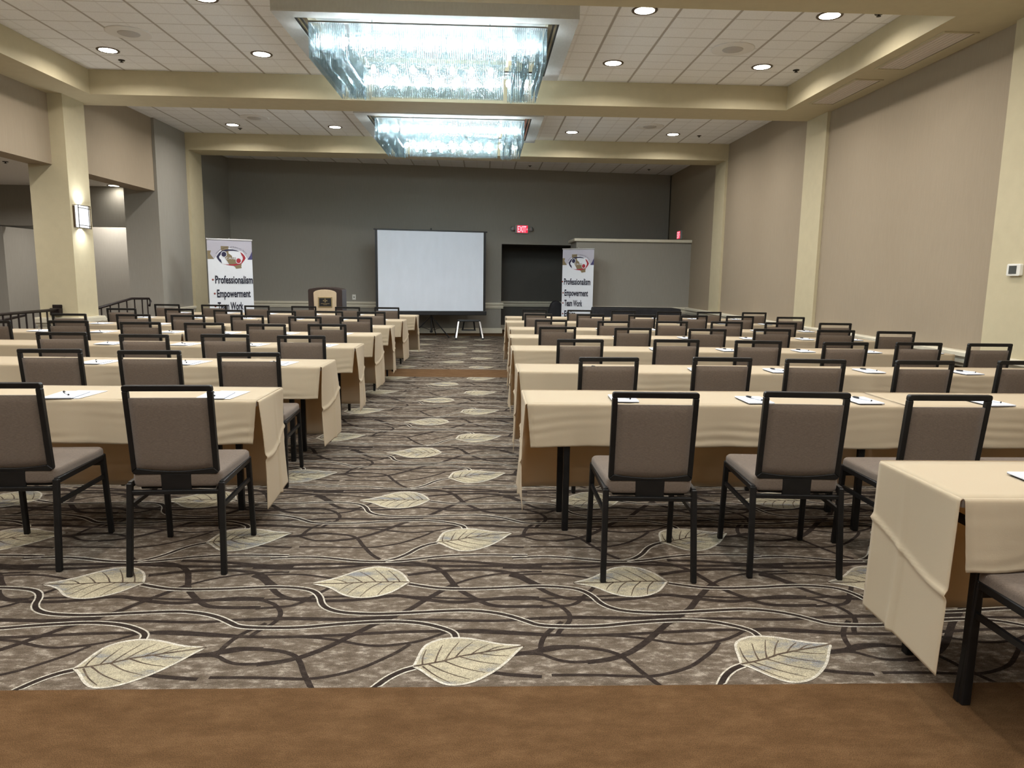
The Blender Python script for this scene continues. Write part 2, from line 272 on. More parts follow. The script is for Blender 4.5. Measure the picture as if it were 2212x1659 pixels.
LEAVES=[[(-0.25,2.41),(-0.241,2.457),(-0.232,2.519),(-0.217,2.565),(-0.171,2.603),(-0.109,2.617),(-0.039,2.607),(0.034,2.577),(0.082,2.56),(0.16,2.554),(0.129,2.51),(0.093,2.444),(0.055,2.389),(0.01,2.341),(-0.034,2.306),(-0.086,2.287),(-0.13,2.292),(-0.176,2.331),(-0.215,2.38)],[(-0.345,3.132),(-0.378,3.22),(-0.427,3.278),(-0.491,3.309),(-0.562,3.294),(-0.614,3.25),(-0.668,3.193),(-0.713,3.158),(-0.755,3.137),(-0.787,3.117),(-0.734,3.097),(-0.683,3.068),(-0.639,3.018),(-0.6,2.987),(-0.541,2.968),(-0.477,2.979),(-0.427,3.01),(-0.397,3.042),(-0.369,3.088)]]
RIBS=[[(-0.25,2.41),(-0.197,2.426),(-0.138,2.447),(-0.084,2.477),(0.01,2.507),(0.106,2.534),(0.16,2.554)],[(-0.345,3.132),(-0.513,3.133),(-0.659,3.117),(-0.787,3.117)]]

PX, PY = 1.205, 1.22
# long nearly straight strokes running across the repeat
LONG = [[(-.98 + k * .2008, y + a * math.sin(2 * math.pi * (k / 6 + f))) for k in range(7)] for y, a, f in ((2.65, .022, .6), (2.97, .020, .85), (3.33, .018, .0))]
FIELDS = [(2.28, 9.91), (10.75, 16.9)]
def carpet():
    b = MB()
    for y0, y1, mi in ((-6.5, 2.28, 0), (2.28, 9.91, 1), (9.91, 10.75, 0), (10.75, 16.9, 1), (16.9, 20.6, 0)):
        b.add([(-11, y0, 0), (4.9, y0, 0), (4.9, y1, 0), (-11, y1, 0)], [(0, 1, 2, 3)], mi)
    def smooth(p):
        for _ in range(2):
            q = [p[0]]
            for i in range(len(p) - 1):
                a, c = p[i], p[i + 1]
                q += [(a[0] * .75 + c[0] * .25, a[1] * .75 + c[1] * .25), (a[0] * .25 + c[0] * .75, a[1] * .25 + c[1] * .75)]
            p = q + [p[-1]]
        return p
    def ribbon(p, w, z, mi, ox, oy, y0, y1, taper=False, off=0.0):
        n = len(p); L = []; R = []
        for i in range(n):
            a = p[max(i - 1, 0)]; c = p[min(i + 1, n - 1)]; dx, dy = c[0] - a[0], c[1] - a[1]; l = math.hypot(dx, dy) or 1
            ww = w / 2 * (1 - 0.75 * i / n if taper else 1.0); nx, ny = -dy / l, dx / l
            L.append((p[i][0] + ox + nx * (off + ww), p[i][1] + oy + ny * (off + ww))); R.append((p[i][0] + ox + nx * (off - ww), p[i][1] + oy + ny * (off - ww)))
        cl = lambda q: (q[0], min(max(q[1], y0), y1), z)
        for i in range(n - 1):
            qs = [L[i], R[i], R[i + 1], L[i + 1]]
            if all(q[1] < y0 or q[1] > y1 for q in qs) or any(q[0] > 4.6 or q[0] < -5.6 for q in qs): continue
            b.add([cl(q) for q in qs], [(0, 1, 2, 3)], mi)
    vines = [VINES[0] + [(x + PX, y) for x, y in VINES[1][1:]]] + VINES[2:]
    dk = [list(p) for p in DARK]                       # join stroke ends that nearly meet across the repeat
    ends = [(i, q) for i, p in enumerate(DARK) for q in (p[0], p[-1])]
    for i, p in enumerate(dk):
        for at_end in (False, True):
            e = DARK[i][-1] if at_end else DARK[i][0]; best = None
            for j, q in ends:
                if j == i and q == e: continue
                for sx in (-1, 0, 1):
                    for sy in (-1, 0, 1):
                        c = (q[0] + sx * PX, q[1] + sy * PY); d = math.hypot(c[0] - e[0], c[1] - e[1])
                        if not .004 < d < .12: continue
                        u = DARK[i][-2] if at_end else DARK[i][1]; ux, uy = e[0] - u[0], e[1] - u[1]
                        if (ux * (c[0] - e[0]) + uy * (c[1] - e[1])) / (math.hypot(ux, uy) * d) < .55: continue
                        if best is None or d < best[0]: best = (d, c)
            if best: p.insert(len(p) if at_end else 0, best[1])
    dk[8].insert(0, (dk[8][0][0] - .13, dk[8][0][1]))
    V = [smooth(p) for p in vines]; D = [smooth(p) for p in dk + LONG]; VE = [smooth(p) for p in VEINS]
    for y0, y1 in FIELDS:
        for ti in range(-5, 6):
            for tj in range(-2, int((y1 - 2.2) / PY) + 2):
                ox, oy = ti * PX, tj * PY
                if oy + 3.9 < y0 or oy + 2.2 > y1: continue
                for k, p in enumerate(D): ribbon(p, (0.028, 0.021, 0.017)[k % 3], 0.0003 + .00003 * k + .000012 * ((ti + 2 * tj) % 3), 2, ox, oy, y0, y1)
                for k, p in enumerate(V):
                    zz = .0011 + .00005 * k + .000016 * ((ti + 2 * tj) % 3); ribbon(p, 0.023, zz, 2, ox, oy, y0, y1); ribbon(p, 0.0065, zz + .0002, 3, ox, oy, y0, y1, off=0.014); ribbon(p, 0.0065, zz + .0002, 3, ox, oy, y0, y1, off=-0.014)
                for k, lf in enumerate(LEAVES):
                    pts = smooth(lf + [lf[0]])[:-1]; cx = sum(q[0] for q in pts) / len(pts); cy = sum(q[1] for q in pts) / len(pts)
                    cl = lambda q, z: (q[0] + ox, min(max(q[1] + oy, y0), y1), z)
                    if cy + oy < y0 - .1 or cy + oy > y1 + .1 or not -5.5 < cx + ox < 4.5: continue
                    vs = [cl((cx, cy), 0.0016)] + [cl(q, 0.0016) for q in pts]; n = len(pts)
                    b.add(vs, [(0, 1 + i, 1 + (i + 1) % n) for i in range(n)], 4)
                    ribbon(pts + [pts[0]], 0.0105, 0.0018, 3, ox, oy, y0, y1)
                    ribbon(RIBS[k], 0.0095, 0.00195, 5, ox, oy, y0, y1)
                for p in VE: ribbon(p, 0.0080, 0.0019, 5, ox, oy, y0, y1, True)
    o = b.build('floor', ['carpet_brown', 'carpet_taupe', 'carpet_dark', 'carpet_ivory', 'carpet_leaf', 'carpet_vein'])
    return struct(o, 'patterned taupe carpet with pale leaves, dark vines and plain brown bands', 'carpet')
carpet()

# ---- ceiling, beams, soffits
struct(box('ceiling', 'ceiling_tile', -6.04, 4.9, -6.5, 20.6, ZC, 4.1), 'white square lay-in ceiling tiles between tan beams', 'ceiling')
for y0, y1 in ((-2.5, -1.85), (1.64, 2.29), (5.79, 6.42), (9.94, 10.59)):
    struct(box('ceiling_beam', 'cream_paint', PA, PB, y0, y1, ZB, ZC - .002))
struct(box('ceiling_beam', 'cream_paint', -5.92, 4.68, 14.11, 14.725, ZB, ZC - .002))
struct(box('ceiling_soffit', 'cream_paint', -6.04, PA, -6.5, 10.59, ZB, ZC - .002))
struct(box('ceiling_soffit', 'cream_paint', PB, 4.68, -6.5, 10.59, ZB, ZC - .002))
# ---- walls
struct(box('wall_right', 'tan_wallpaper', 4.68, 4.9, -6.5, 20.6, 0, ZC), 'tan fabric wall along the right side', 'wall')
struct(box('wall_rear', 'tan_wallpaper', -6.04, 4.68, -6.7, -6.5, 0, ZC))
for y0, y1 in ((1.64, 2.29), (5.79, 6.475), (9.966, 10.59), (14.11, 14.725)):
    struct(box('pilaster', 'cream_paint', 4.637, 4.69, y0, y1, 0, ZB))
struct(box('wall_left', 'tan_wallpaper', -6.04, -5.72, -6.5, 5.79, 0, ZB))
struct(box('wall_left', 'tan_wallpaper', -6.04, -5.74, 6.44, 9.94, 2.79, ZB), 'tan wall panel above the left opening', 'wall')
struct(box('wall_left', 'tan_wallpaper', -6.04, -5.72, 10.45, 12.85, 2.785, ZC), 'tan wall panel above the far left opening', 'wall')
struct(box('wall_left', 'grey_wallpaper', -6.25, -5.673, 12.85, 14.11, 0, ZC), 'grey wall block left of the stage', 'wall')
struct(box('wall_left', 'grey_wallpaper', -6.25, -5.92, 14.11, 17.3, 0, ZC))
struct(box('pilaster', 'cream_paint', -5.92, -5.62, 14.11, 14.725, 0, ZB))
for y0, y1 in ((5.79, 6.44), (9.94, 10.45)):
    struct(box('column', 'cream_paint', -6.05, -5.546, y0, y1, 0, ZB), None, None)
# back wall turned a little: u runs along it from the left corner, v behind it
BA = math.atan2(1.35, 10.58)
def back(name, m, boxes, **kw):
    b = MB()
    for q in boxes: b.box(*q)
    o = b.build(name, m, **kw); o.location = (-5.92, 17.05, 0); o.rotation_euler = (0, 0, BA); return struct(o)
U0, U1 = 6.36, 8.36
back('wall_back', 'grey_wallpaper', [(-.3, U0, 0, .25, 0, ZC), (U0, U1, 0, .25, 2.2, ZC), (U1, 10.66, 0, .25, 0, ZC)])['label'] = 'dark grey wall across the front of the room'
back('wall_alcove', 'alcove_shaded', [(U0 - .3, U1 + .3, 1.2, 1.35, 0, 2.35), (U0 - .15, U0, .25, 1.2, 0, 2.35), (U1, U1 + .15, .25, 1.2, 0, 2.35), (U0, U1, .25, 1.2, 2.2, 2.35)])
def rail_prof(t=0.06, z0=0.615, z1=0.76):       # chair-rail section: (out, z)
    h = z1 - z0
    return [(0, z0), (t * .35, z0), (t * .45, z0 + h * .22), (t * .6, z0 + h * .25), (t * .6, z0 + h * .5), (t * .8, z0 + h * .62), (t, z0 + h * .7), (t, z1 - .012), (t * .85, z1), (0, z1)]
def trim_run(name, a, b, out, prof, m='ivory_trim'):
    """sweep a moulding section from a to b (floor points), out = unit vector away from the wall"""
    vs = []; n = len(prof)
    for p in (a, b): vs += [(p[0] + out[0] * t, p[1] + out[1] * t, z) for t, z in prof]
    g = MB(); g.add(vs, [tuple(range(n)), tuple(range(2 * n - 1, n - 1, -1))] + [(i, n + i, n + (i + 1) % n, (i + 1) % n) for i in range(n)])
    return struct(g.build(name, m))
cb, sb = math.cos(BA), math.sin(BA)
bw = lambda u, v=0.0: (-5.92 + u * cb - v * sb, 17.05 + u * sb + v * cb)
nb = (sb, -cb)
trim_run('trim_1', bw(0), bw(U0 + .05), nb, rail_prof())
trim_run('trim_2', bw(U0, 1.2), bw(U1, 1.2), nb, rail_prof())
trim_run('baseboard_back', bw(0), bw(U0 + .03), nb, [(0, 0), (.03, 0), (.03, .115), (.02, .125), (0, .125)])
trim_run('baseboard_alcove', bw(U0, 1.2), bw(U1, 1.2), nb, [(0, 0), (.03, 0), (.03, .115), (.02, .125), (0, .125)])
trim_run('trim_3', (4.68, 2.0), (4.68, 16.35), (-1, 0), rail_prof(.105, .60, .755))
trim_run('baseboard_right', (4.68, 2.0), (4.68, 16.35), (-1, 0), [(0, 0), (.06, 0), (.06, .12), (0, .13)])
trim_run('trim_4', (-5.673, 12.85), (-5.673, 14.11), (1, 0), rail_prof(.06))
trim_run('trim_5', (-5.92, 14.725), (-5.92, 17.05), (1, 0), rail_prof(.06))
b = MB()                                          # moulding around the left column
for t, z0, z1 in ((.03, .60, .66), (.045, .66, .70), (.07, .70, .755), (.06, .755, .77)):
    b.box(-6.05 - t, -5.546 + t, 9.94 - t, 10.45 + t, z0, z1)
struct(b.build('trim_6', 'ivory_trim'))
# half-height enclosure at the right
struct(box('wall_partition', 'grey_wallpaper', 2.05, 4.68, 16.35, 17.45, 0, 2.22), 'low grey partition with a white cap right of the alcove', 'wall')
struct(box('trim_7', 'ivory_trim', 1.99, 4.68, 16.29, 17.51, 2.22, 2.285, bevel=.012))
trim_run('trim_8', (2.05, 16.35), (4.68, 16.35), (0, -1), rail_prof(.06))
# side lobby beyond the left openings
struct(box('ceiling_lobby', 'plain_ceiling', -11.1, -6.04, 3.0, 15.0, 2.95, 3.05))
struct(box('wall_lobby', 'grey_wallpaper', -11.1, -6.25, 13.8, 13.93, 2.22, 2.95))
struct(box('wall_lobby', 'grey_wallpaper', -11.1, -6.25, 14.8, 14.95, 0, 2.95))
struct(box('wall_lobby', 'grey_wallpaper', -11.1, -8.96, 13.8, 14.8, 0, 2.2))
struct(box('wall_lobby', 'grey_wallpaper', -11.25, -11.1, 3.0, 15.0, 0, 3.05))
struct(box('wall_lobby', 'grey_wallpaper', -11.1, -6.04, 2.85, 3.0, 0, 3.05))
trim_run('trim_9', (-8.96, 14.8), (-6.25, 14.8), (0, -1), rail_prof(.06, .26, .46))

# ================================================================ CEILING FIXTURES
def area(name, parent, loc, size, power, col, spread=160, rot=(0, 0, 0)):
    l = bpy.data.lights.new(name, 'AREA'); l.shape = 'DISK'; l.size = size; l.energy = power; l.color = col; l.spread = math.radians(spread)
    o = bpy.data.objects.new(name, l); COL.objects.link(o); o.parent = parent; o.location = loc; o.rotation_euler = rot; return o
def downlight(label, x, y, z, power=None, group='recessed ceiling downlights'):
    t = thing('ceiling_downlight', label, 'ceiling light', (x, y, z), 0, group)
    MB().lathe([(.112, 0), (.126, 0), (.127, -.003), (.124, -.008), (.116, -.009), (.112, -.006)], n=32).build('trim_ring', 'bronze', t, smooth=True)
    MB().lathe([(.0, -.002), (.112, -.002), (.112, -.005), (.07, -.008), (.0, -.009)], n=32).build('lens', 'lens_glow', t, smooth=True)
    area('lamp', t, (0, 0, -.02), .2, power or LAMP_W, LAMP_COL)
    return t
XN = {-4.5: 'far left', -2.7: 'left', 1.53: 'right', 3.37: 'far right'}
for y, rn in ((-5.1, 'rearmost bay, rear row'), (-3.3, 'rearmost bay, front row'), (-.95, 'bay behind the camera, rear row'), (.8, 'bay behind the camera, front row'), (3.2, 'bay overhead, rear row'), (4.97, 'bay overhead, front row'),
              (7.36, 'near side of the big chandelier'), (9.1, 'far side of the big chandelier'), (11.55, 'near side of the small far chandelier'), (13.3, 'far side of the small far chandelier')):
    for x in (-4.5, -2.7, 1.53, 3.37):
        downlight('round recessed downlight, %s of four, %s' % (XN[x], rn), x, y, ZC)
downlight('round downlight in the lobby ceiling beside the grey wall block', -6.78, 13.62, 2.95, 1.5)
downlight('round downlight hidden behind the lobby fascia, shining on the recess wall', -7.36, 14.42, 2.95, 30)
downlight('round downlight in the lobby ceiling beyond the left opening', -7.4, 9.4, 2.95, 30)
downlight('unseen downlight added to brighten the lobby, behind the left column', -8.3, 11.6, 2.95, 30)  # extra unseen lamp, added so the lobby floor and ceiling get brighter
downlight('unseen downlight added to brighten the lobby, left of the frame', -8.6, 6.6, 2.95, 30)  # second added lamp, never in view, fills the lobby with light

def speaker(label, x, y):
    t = thing('ceiling_speaker', label, 'speaker', (x, y, ZC), 0, 'round ceiling speakers')
    MB().lathe([(0, -.001), (.24, -.001), (.24, -.006), (.225, -.010), (0, -.010)], n=36).build('cover_plate', 'speaker_white', t, smooth=True)
    MB().lathe([(0, -.010), (.115, -.010), (.110, -.016), (0, -.018)], n=32).build('grille', 'grille', t, smooth=True)
speaker('round white ceiling speaker left of the big chandelier', -3.94, 8.45); speaker('round white ceiling speaker right of the big chandelier', 2.78, 8.45)
speaker('round white ceiling speaker left of the far chandelier', -3.92, 12.67); speaker('round white ceiling speaker right of the far chandelier', 2.80, 12.67)
def sprinkler(label, x, y, z=ZC):
    t = thing('sprinkler_head', label, 'sprinkler', (x, y, z), 0, 'ceiling sprinklers')
    MB().lathe([(0, 0), (.04, 0), (.036, -.008), (0, -.010)], n=16).build('escutcheon', 'sprinkler_dark', t)
    MB().lathe([(.009, -.008), (.009, -.022), (.022, -.024), (.022, -.027), (.004, -.030)], n=12).build('deflector', 'sprinkler_dark', t)
for l, x, y in (('left of the big chandelier near the tan beam', -4.54, 9.5), ('right of the big chandelier near the tan beam', 3.84, 9.2), ('at the near right corner of the tile field', 3.82, 7.28),
                ('left of the far chandelier', -4.47, 13.6), ('right of the far chandelier', 3.87, 13.37), ('above the exit sign at the back wall', 1.02, 17.3), ('near the back right corner of the ceiling', 3.89, 17.5)):
    sprinkler('small dark sprinkler head ' + l, x, y)
sprinkler('small dark sprinkler head in the lobby ceiling beyond the left opening', -6.95, 10.9, 2.95)
def vent(label, y0, y1):
    x0, x1 = 4.185, 4.515
    t = thing('air_vent', label, 'air vent', (0, 0, ZB), 0, 'return air vents in the right soffit')
    b = MB(); w = .022
    for q in ((x0, x1, y0, y0 + w), (x0, x1, y1 - w, y1), (x0, x0 + w, y0 + w, y1 - w), (x1 - w, x1, y0 + w, y1 - w)): b.box(*q, -.012, 0)
    b.build('frame', 'cream_paint', t)
    b = MB().box(x0 + .03, x1 - .03, y0 + .03, y1 - .03, -.006, -.001)
    for k in range(6): b.box(x0 + .04 + k * .043, x0 + .052 + k * .043, y0 + .035, y1 - .035, -.010, -.006)
    b.build('grille', 'vent_panel', t)
    b = MB(); w = .008
    for q in ((x0 + .022, x1 - .022, y0 + .022, y0 + .03), (x0 + .022, x1 - .022, y1 - .03, y1 - .022), (x0 + .022, x0 + .03, y0 + .03, y1 - .03), (x1 - .03, x1 - .022, y0 + .03, y1 - .03)): b.box(*q, -.004, -.001)
    b.build('gap', 'dark_slot', t)
vent('long ceiling vent in the right soffit, the nearer one', 6.78, 7.97); vent('long ceiling vent in the right soffit, the farther one', 8.37, 9.55)

# ---- crystal chandeliers
def chandelier(label, dy):
    # one in every bay of the ceiling
    t = thing('chandelier', label, 'chandelier', (-.5775, 8.2 + dy, ZC - .001), 0, 'rectangular glass rod chandeliers')
    zf = -.177; X, Y, x, y = 1.445, 1.07, 1.27, .91
    def ring(b, X, Y, x, y, z0, z1, mi=0):
        b.box(-X, X, -Y, -y, z0, z1, mi); b.box(-X, X, y, Y, z0, z1, mi); b.box(-X, -x, -y, y, z0, z1, mi); b.box(x, X, -y, y, z0, z1, mi)
    b = MB(); ring(b, X, Y, x, y, zf, 0); b.build('frame', 'white_panel', t)
    b = MB(); ring(b, x, y, x - .018, y - .018, zf + .004, -.01); ring(b, x - .04, y - .04, x - .058, y - .058, zf + .02, -.01); b.build('slot_trim', 'dark_slot', t)
    b = MB(); ring(b, x - .018, y - .018, x - .04, y - .04, zf + .012, -.01); ring(b, x - .058, y - .058, x - .10, y - .10, zf + .03, -.01); b.build('inner_moulding', 'gold_plate', t)
    MB().box(-x + .10, x - .10, -y + .10, y - .10, -.03, -.005).build('canopy_plate', 'silver_plate', t)
    # carrier rails and the rods hanging from them: (half x, half y, top, bottom)
    rows = [(1.155, .81, -.185, -.485), (.80, .50, -.185, -.565)]
    b = MB()
    for hx, hy, zt, zb in rows:
        for sgn in (-1, 1):
            b.box(-hx, hx, sgn * hy - .01, sgn * hy + .01, zt, zt + .015); b.box(sgn * hx - .01, sgn * hx + .01, -hy, hy, zt, zt + .015)
    for px in (-.6, .6):
        for py in (-.45, .45): b.box(px - .008, px + .008, py - .008, py + .008, -.185, -.02)
    b.build('carrier', 'silver_plate', t)
    P = []                                              # rod positions, front rods first
    for hx, y, zt, zb in ((1.155, .81, -.185, -.490), (1.11, .76, -.19, -.48), (1.05, .64, -.19, -.515), (1.0, .50, -.185, -.555), (1.0, .45, -.185, -.55)):
        n = int(2 * hx / .0205)
        for sgn in (-1, 1):
            for k in range(n + 1):
                px = -hx + 2 * hx * k / n
                if abs(abs(px) - .795) < .026: continue      # the gap between corner and middle curtains
                P.append((0 if (sgn < 0 and hx == 1.155) else 1, px, sgn * y, zt, zb - (.02 if abs(px) > .82 else 0)))
    for x, hy, zt, zb in ((1.155, .81, -.185, -.51), (1.11, .76, -.19, -.495), (.98, .72, -.19, -.53), (.86, .70, -.19, -.55)):
        m = int(2 * hy / .0205)
        for sgn in (-1, 1):
            for k in range(1, m): P.append((1, sgn * x, -hy + 2 * hy * k / m, zt, zb))
    P.sort(key=lambda q: (q[0], q[1]))
    stuff = MB(); proto = {}
    for i, (f, px, py, zt, zb) in enumerate(P):
        if i < 100:
            key = round(zb, 3)
            if key not in proto:
                o = proto[key] = MB().tube([(0, 0, zt), (0, 0, zb)], .0062, 8).build('glass_rod', 'crystal_rod', t, smooth=True)
            else:
                o = proto[key].copy(); COL.objects.link(o); o.parent = t
            o.location = (px, py, 0)
        else: stuff.tube([(px, py, zt), (px, py, zb)], .0062, 7)
    o = stuff.build('glass_rods', 'crystal_rod', t, smooth=True); o['kind'] = 'stuff'
    for py, n, z in ((-.70, 11, -.33), (.70, 11, -.33), (-.30, 7, -.47), (.30, 7, -.47)):
        for k in range(n):
            MB().lathe([(.004, .05), (.014, .045), (.022, .02), (.022, -.005), (.012, -.024), (.002, -.028)], n=10).build('bulb', 'bulb_glow', t, smooth=True, loc=((k - (n - 1) / 2) * .205, py, z))
    return t
ch0 = chandelier('big rectangular chandelier of hanging glass rods, nearest', 0.0)
chandelier('smaller looking glass rod chandelier beyond the first beam', 4.17)
for y_, l in ((4.04, 'rectangular glass rod chandelier overhead between the near rows, above the frame'), (-.11, 'rectangular glass rod chandelier behind the camera')):
    dup(ch0, (-.5775, y_, ZC - .001), 0, l, 'rectangular glass rod chandeliers')
# ================================================================ CHAIRS
def yb(z): return .05 * (.9 - z) / .42
def make_chair():
    t = thing('banquet_chair', '', 'chair')
    # seat cushion
    out = []
    for cx, cy, a0 in ((.178, .472, 0), (-.178, .472, 90), (-.160, .095, 180), (.160, .095, 270)):
        r = .042
        for k in range(5): a = math.radians(a0 + 22.5 * k); out.append((cx + r * math.cos(a), cy + r * math.sin(a)))
    MB().prism(out, 'z', .412, .482).build('seat', 'taupe_fabric', t, smooth=True, bevel=.020, seg=3)
    # padded back inside the frame
    nz, nx = 10, 8; b = MB()
    def padpt(u, v, s):
        x = (u - .5) * 2; hw = .172; zb0 = .492 + .016 * x * x; z = zb0 + (.840 - zb0) * v
        e = min(1, min(u, 1 - u, v * 1.6, (1 - v) * 1.6) / .09); th = .010 + .010 * math.sqrt(max(e, 0))
        return (x * hw, yb(z) + .012 + s * th, z)
    b.grid(nx, nz, lambda u, v: padpt(u, v, -1)); n0 = len(b.v); b.grid(nx, nz, lambda u, v: padpt(u, v, 1))
    rim = [i for i in range(nx + 1)] + [(j + 1) * (nx + 1) - 1 for j in range(1, nz + 1)] + [nz * (nx + 1) + i for i in range(nx - 1, -1, -1)] + [j * (nx + 1) for j in range(nz - 1, 0, -1)]
    for i in range(len(rim)):
        a, c = rim[i], rim[(i + 1) % len(rim)]; b.f.append((a, c, c + n0, a + n0)); b.m.append(0)
    b.build('backrest', 'taupe_fabric', t, smooth=True)
    # black frame round the back, open handle slot at the top
    b = MB(); dp = .028
    def fr(pts):                                   # outline (x,z) -> slab following the recline
        n = len(pts); vs = [(x, yb(z) + .012 - dp / 2, z) for x, z in pts] + [(x, yb(z) + .012 + dp / 2, z) for x, z in pts]
        b.add(vs, [tuple(range(n)), tuple(range(2 * n - 1, n - 1, -1))] + [(i, n + i, n + (i + 1) % n, (i + 1) % n) for i in range(n)])
    for s in (-1, 1):
        fr([(s * .171, .508), (s * .194, .486), (s * .196, .873), (s * .172, .873)])
    fr([(-.196, .873), (.196, .873), (.196, .892), (.190, .90), (-.190, .90), (-.196, .892)])
    lo = [(-.194, .486), (-.184, .476), (.184, .476), (.194, .486)]; up = [(.172 * x, .491 + .016 * x * x) for x in (1, .75, .5, .25, 0, -.25, -.5, -.75, -1)]
    fr(lo + up)
    b.build('back_frame', 'black_frame', t, bevel=.003, seg=1)
    MB().prism([(-.066, .386), (.066, .386), (.068, .478), (-.068, .478)], 'y', .050, .064).build('back_bracket', 'black_frame', t, bevel=.003, seg=1)
    w = .026
    for s in (-1, 1):
        MB().bar((s * .212, .0, 0), (s * .205, .050, .436), w, w).build('leg', 'black_frame', t, bevel=.004, seg=1)
        MB().bar((s * .217, .515, 0), (s * .212, .485, .446), w, w).build('leg', 'black_frame', t, bevel=.004, seg=1)
    b = MB()
    for s in (-1, 1): b.bar((s * .205, .050, .428), (s * .212, .485, .432), .022, .028)
    b.bar((-.2, .045, .392), (.2, .045, .392), .02, .02); b.bar((-.21, .482, .40), (.21, .482, .40), .02, .024)
    b.box(-.17, .17, .08, .47, .398, .412)
    b.build('seat_frame', 'black_frame', t, bevel=.003, seg=1)
    for s in (-1, 1): MB().bar((s * .208, .035, .325), (s * .213, .492, .325), .014, .02).build('stretcher', 'black_frame', t)
    return t
CH = {('R', 0): [(1.835, 1.66, 0.0)],
('R', 1): [(.77, 3.12, -.022), (1.48, 3.16, -.061), (2.12, 3.11, .007), (2.85, 3.12, 0)],
('R', 2): [(.8, 4.52, .053), (1.56, 4.58, -.012), (2.16, 4.53, -.055), (2.88, 4.51, .007), (3.60, 4.55, 0)],
('R', 3): [(.79, 5.85, .056), (1.62, 5.94, .02), (2.31, 5.91, -.068), (3.03, 5.84, .04), (3.69, 5.89, -.03), (4.29, 5.86, .03)],
('R', 4): [(.75, 7.33, .1), (1.53, 7.3, .055), (2.3, 7.27, -.022), (3.02, 7.37, -.049), (3.68, 7.32, -.041), (4.26, 7.21, -.056)],
('R', 5): [(.79, 8.53, .053), (1.53, 8.43, .065), (2.26, 8.54, .026), (2.95, 8.59, -.019), (3.6, 8.54, -.015), (4.28, 8.55, -.061)],
('R', 6): [(.74, 9.93, .017), (1.48, 10.0, .017), (2.21, 9.98, .054), (2.96, 10.0, .049), (3.6, 9.95, -.045), (4.29, 9.86, -.033)],
('R', 7): [(.78, 11.33, .008), (1.49, 11.24, .033), (2.18, 11.2, .028), (2.9, 11.16, .029), (3.54, 11.16, .016), (4.26, 11.15, .02)],
('L', 1): [(-1.43, 3.21, .059), (-2.21, 3.25, .05)],
('L', 2): [(-1.52, 4.6, .07), (-2.18, 4.67, .062), (-2.83, 4.7, .075)],
('L', 3): [(-1.52, 5.92, .045), (-2.16, 5.97, .036), (-2.78, 5.88, .008), (-3.51, 6.01, .082)],
('L', 4): [(-1.62, 7.34, .005), (-2.21, 7.25, .027), (-2.86, 7.34, .056), (-3.5, 7.35, .086), (-4.27, 7.44, .088), (-4.96, 7.31, .05)],
('L', 5): [(-1.56, 8.64, -.003), (-2.16, 8.61, .027), (-2.88, 8.72, .059), (-3.56, 8.66, .061), (-4.21, 8.68, .064), (-4.95, 8.66, .04)],
('L', 6): [(-1.58, 9.93, -.006), (-2.17, 9.97, -.013), (-2.8, 9.9, -.002), (-3.55, 9.97, .019), (-4.28, 10.13, .031), (-5.04, 10.07, .05)],
('L', 7): [(-1.56, 11.36, -.013), (-2.17, 11.32, -.002), (-2.87, 11.39, -.012), (-3.61, 11.42, .018), (-4.32, 11.53, .046), (-5.05, 11.52, .021)]}
def rowname(s, r): return '%s %s row from the camera' % (NTH[r + 1 if s == 'R' else r], {'R': 'right', 'L': 'left'}[s])
chair0 = make_chair(); used = False
for (s, r), lst in CH.items():
    for i, (x, y, a) in enumerate(lst):
        lab = 'taupe padded chair, %s from the aisle, %s' % (NTH[i + 1], rowname(s, r))
        if (s, r) == ('R', 0): lab = 'taupe padded chair mostly out of frame behind the nearest right table'
        if not used: chair0.location = (x, y, 0); chair0.rotation_euler.z = a; chair0['label'] = lab; chair0['group'] = 'taupe banquet chairs in rows'; used = True
        else: dup(chair0, (x, y, 0), a, lab, 'taupe banquet chairs in rows')

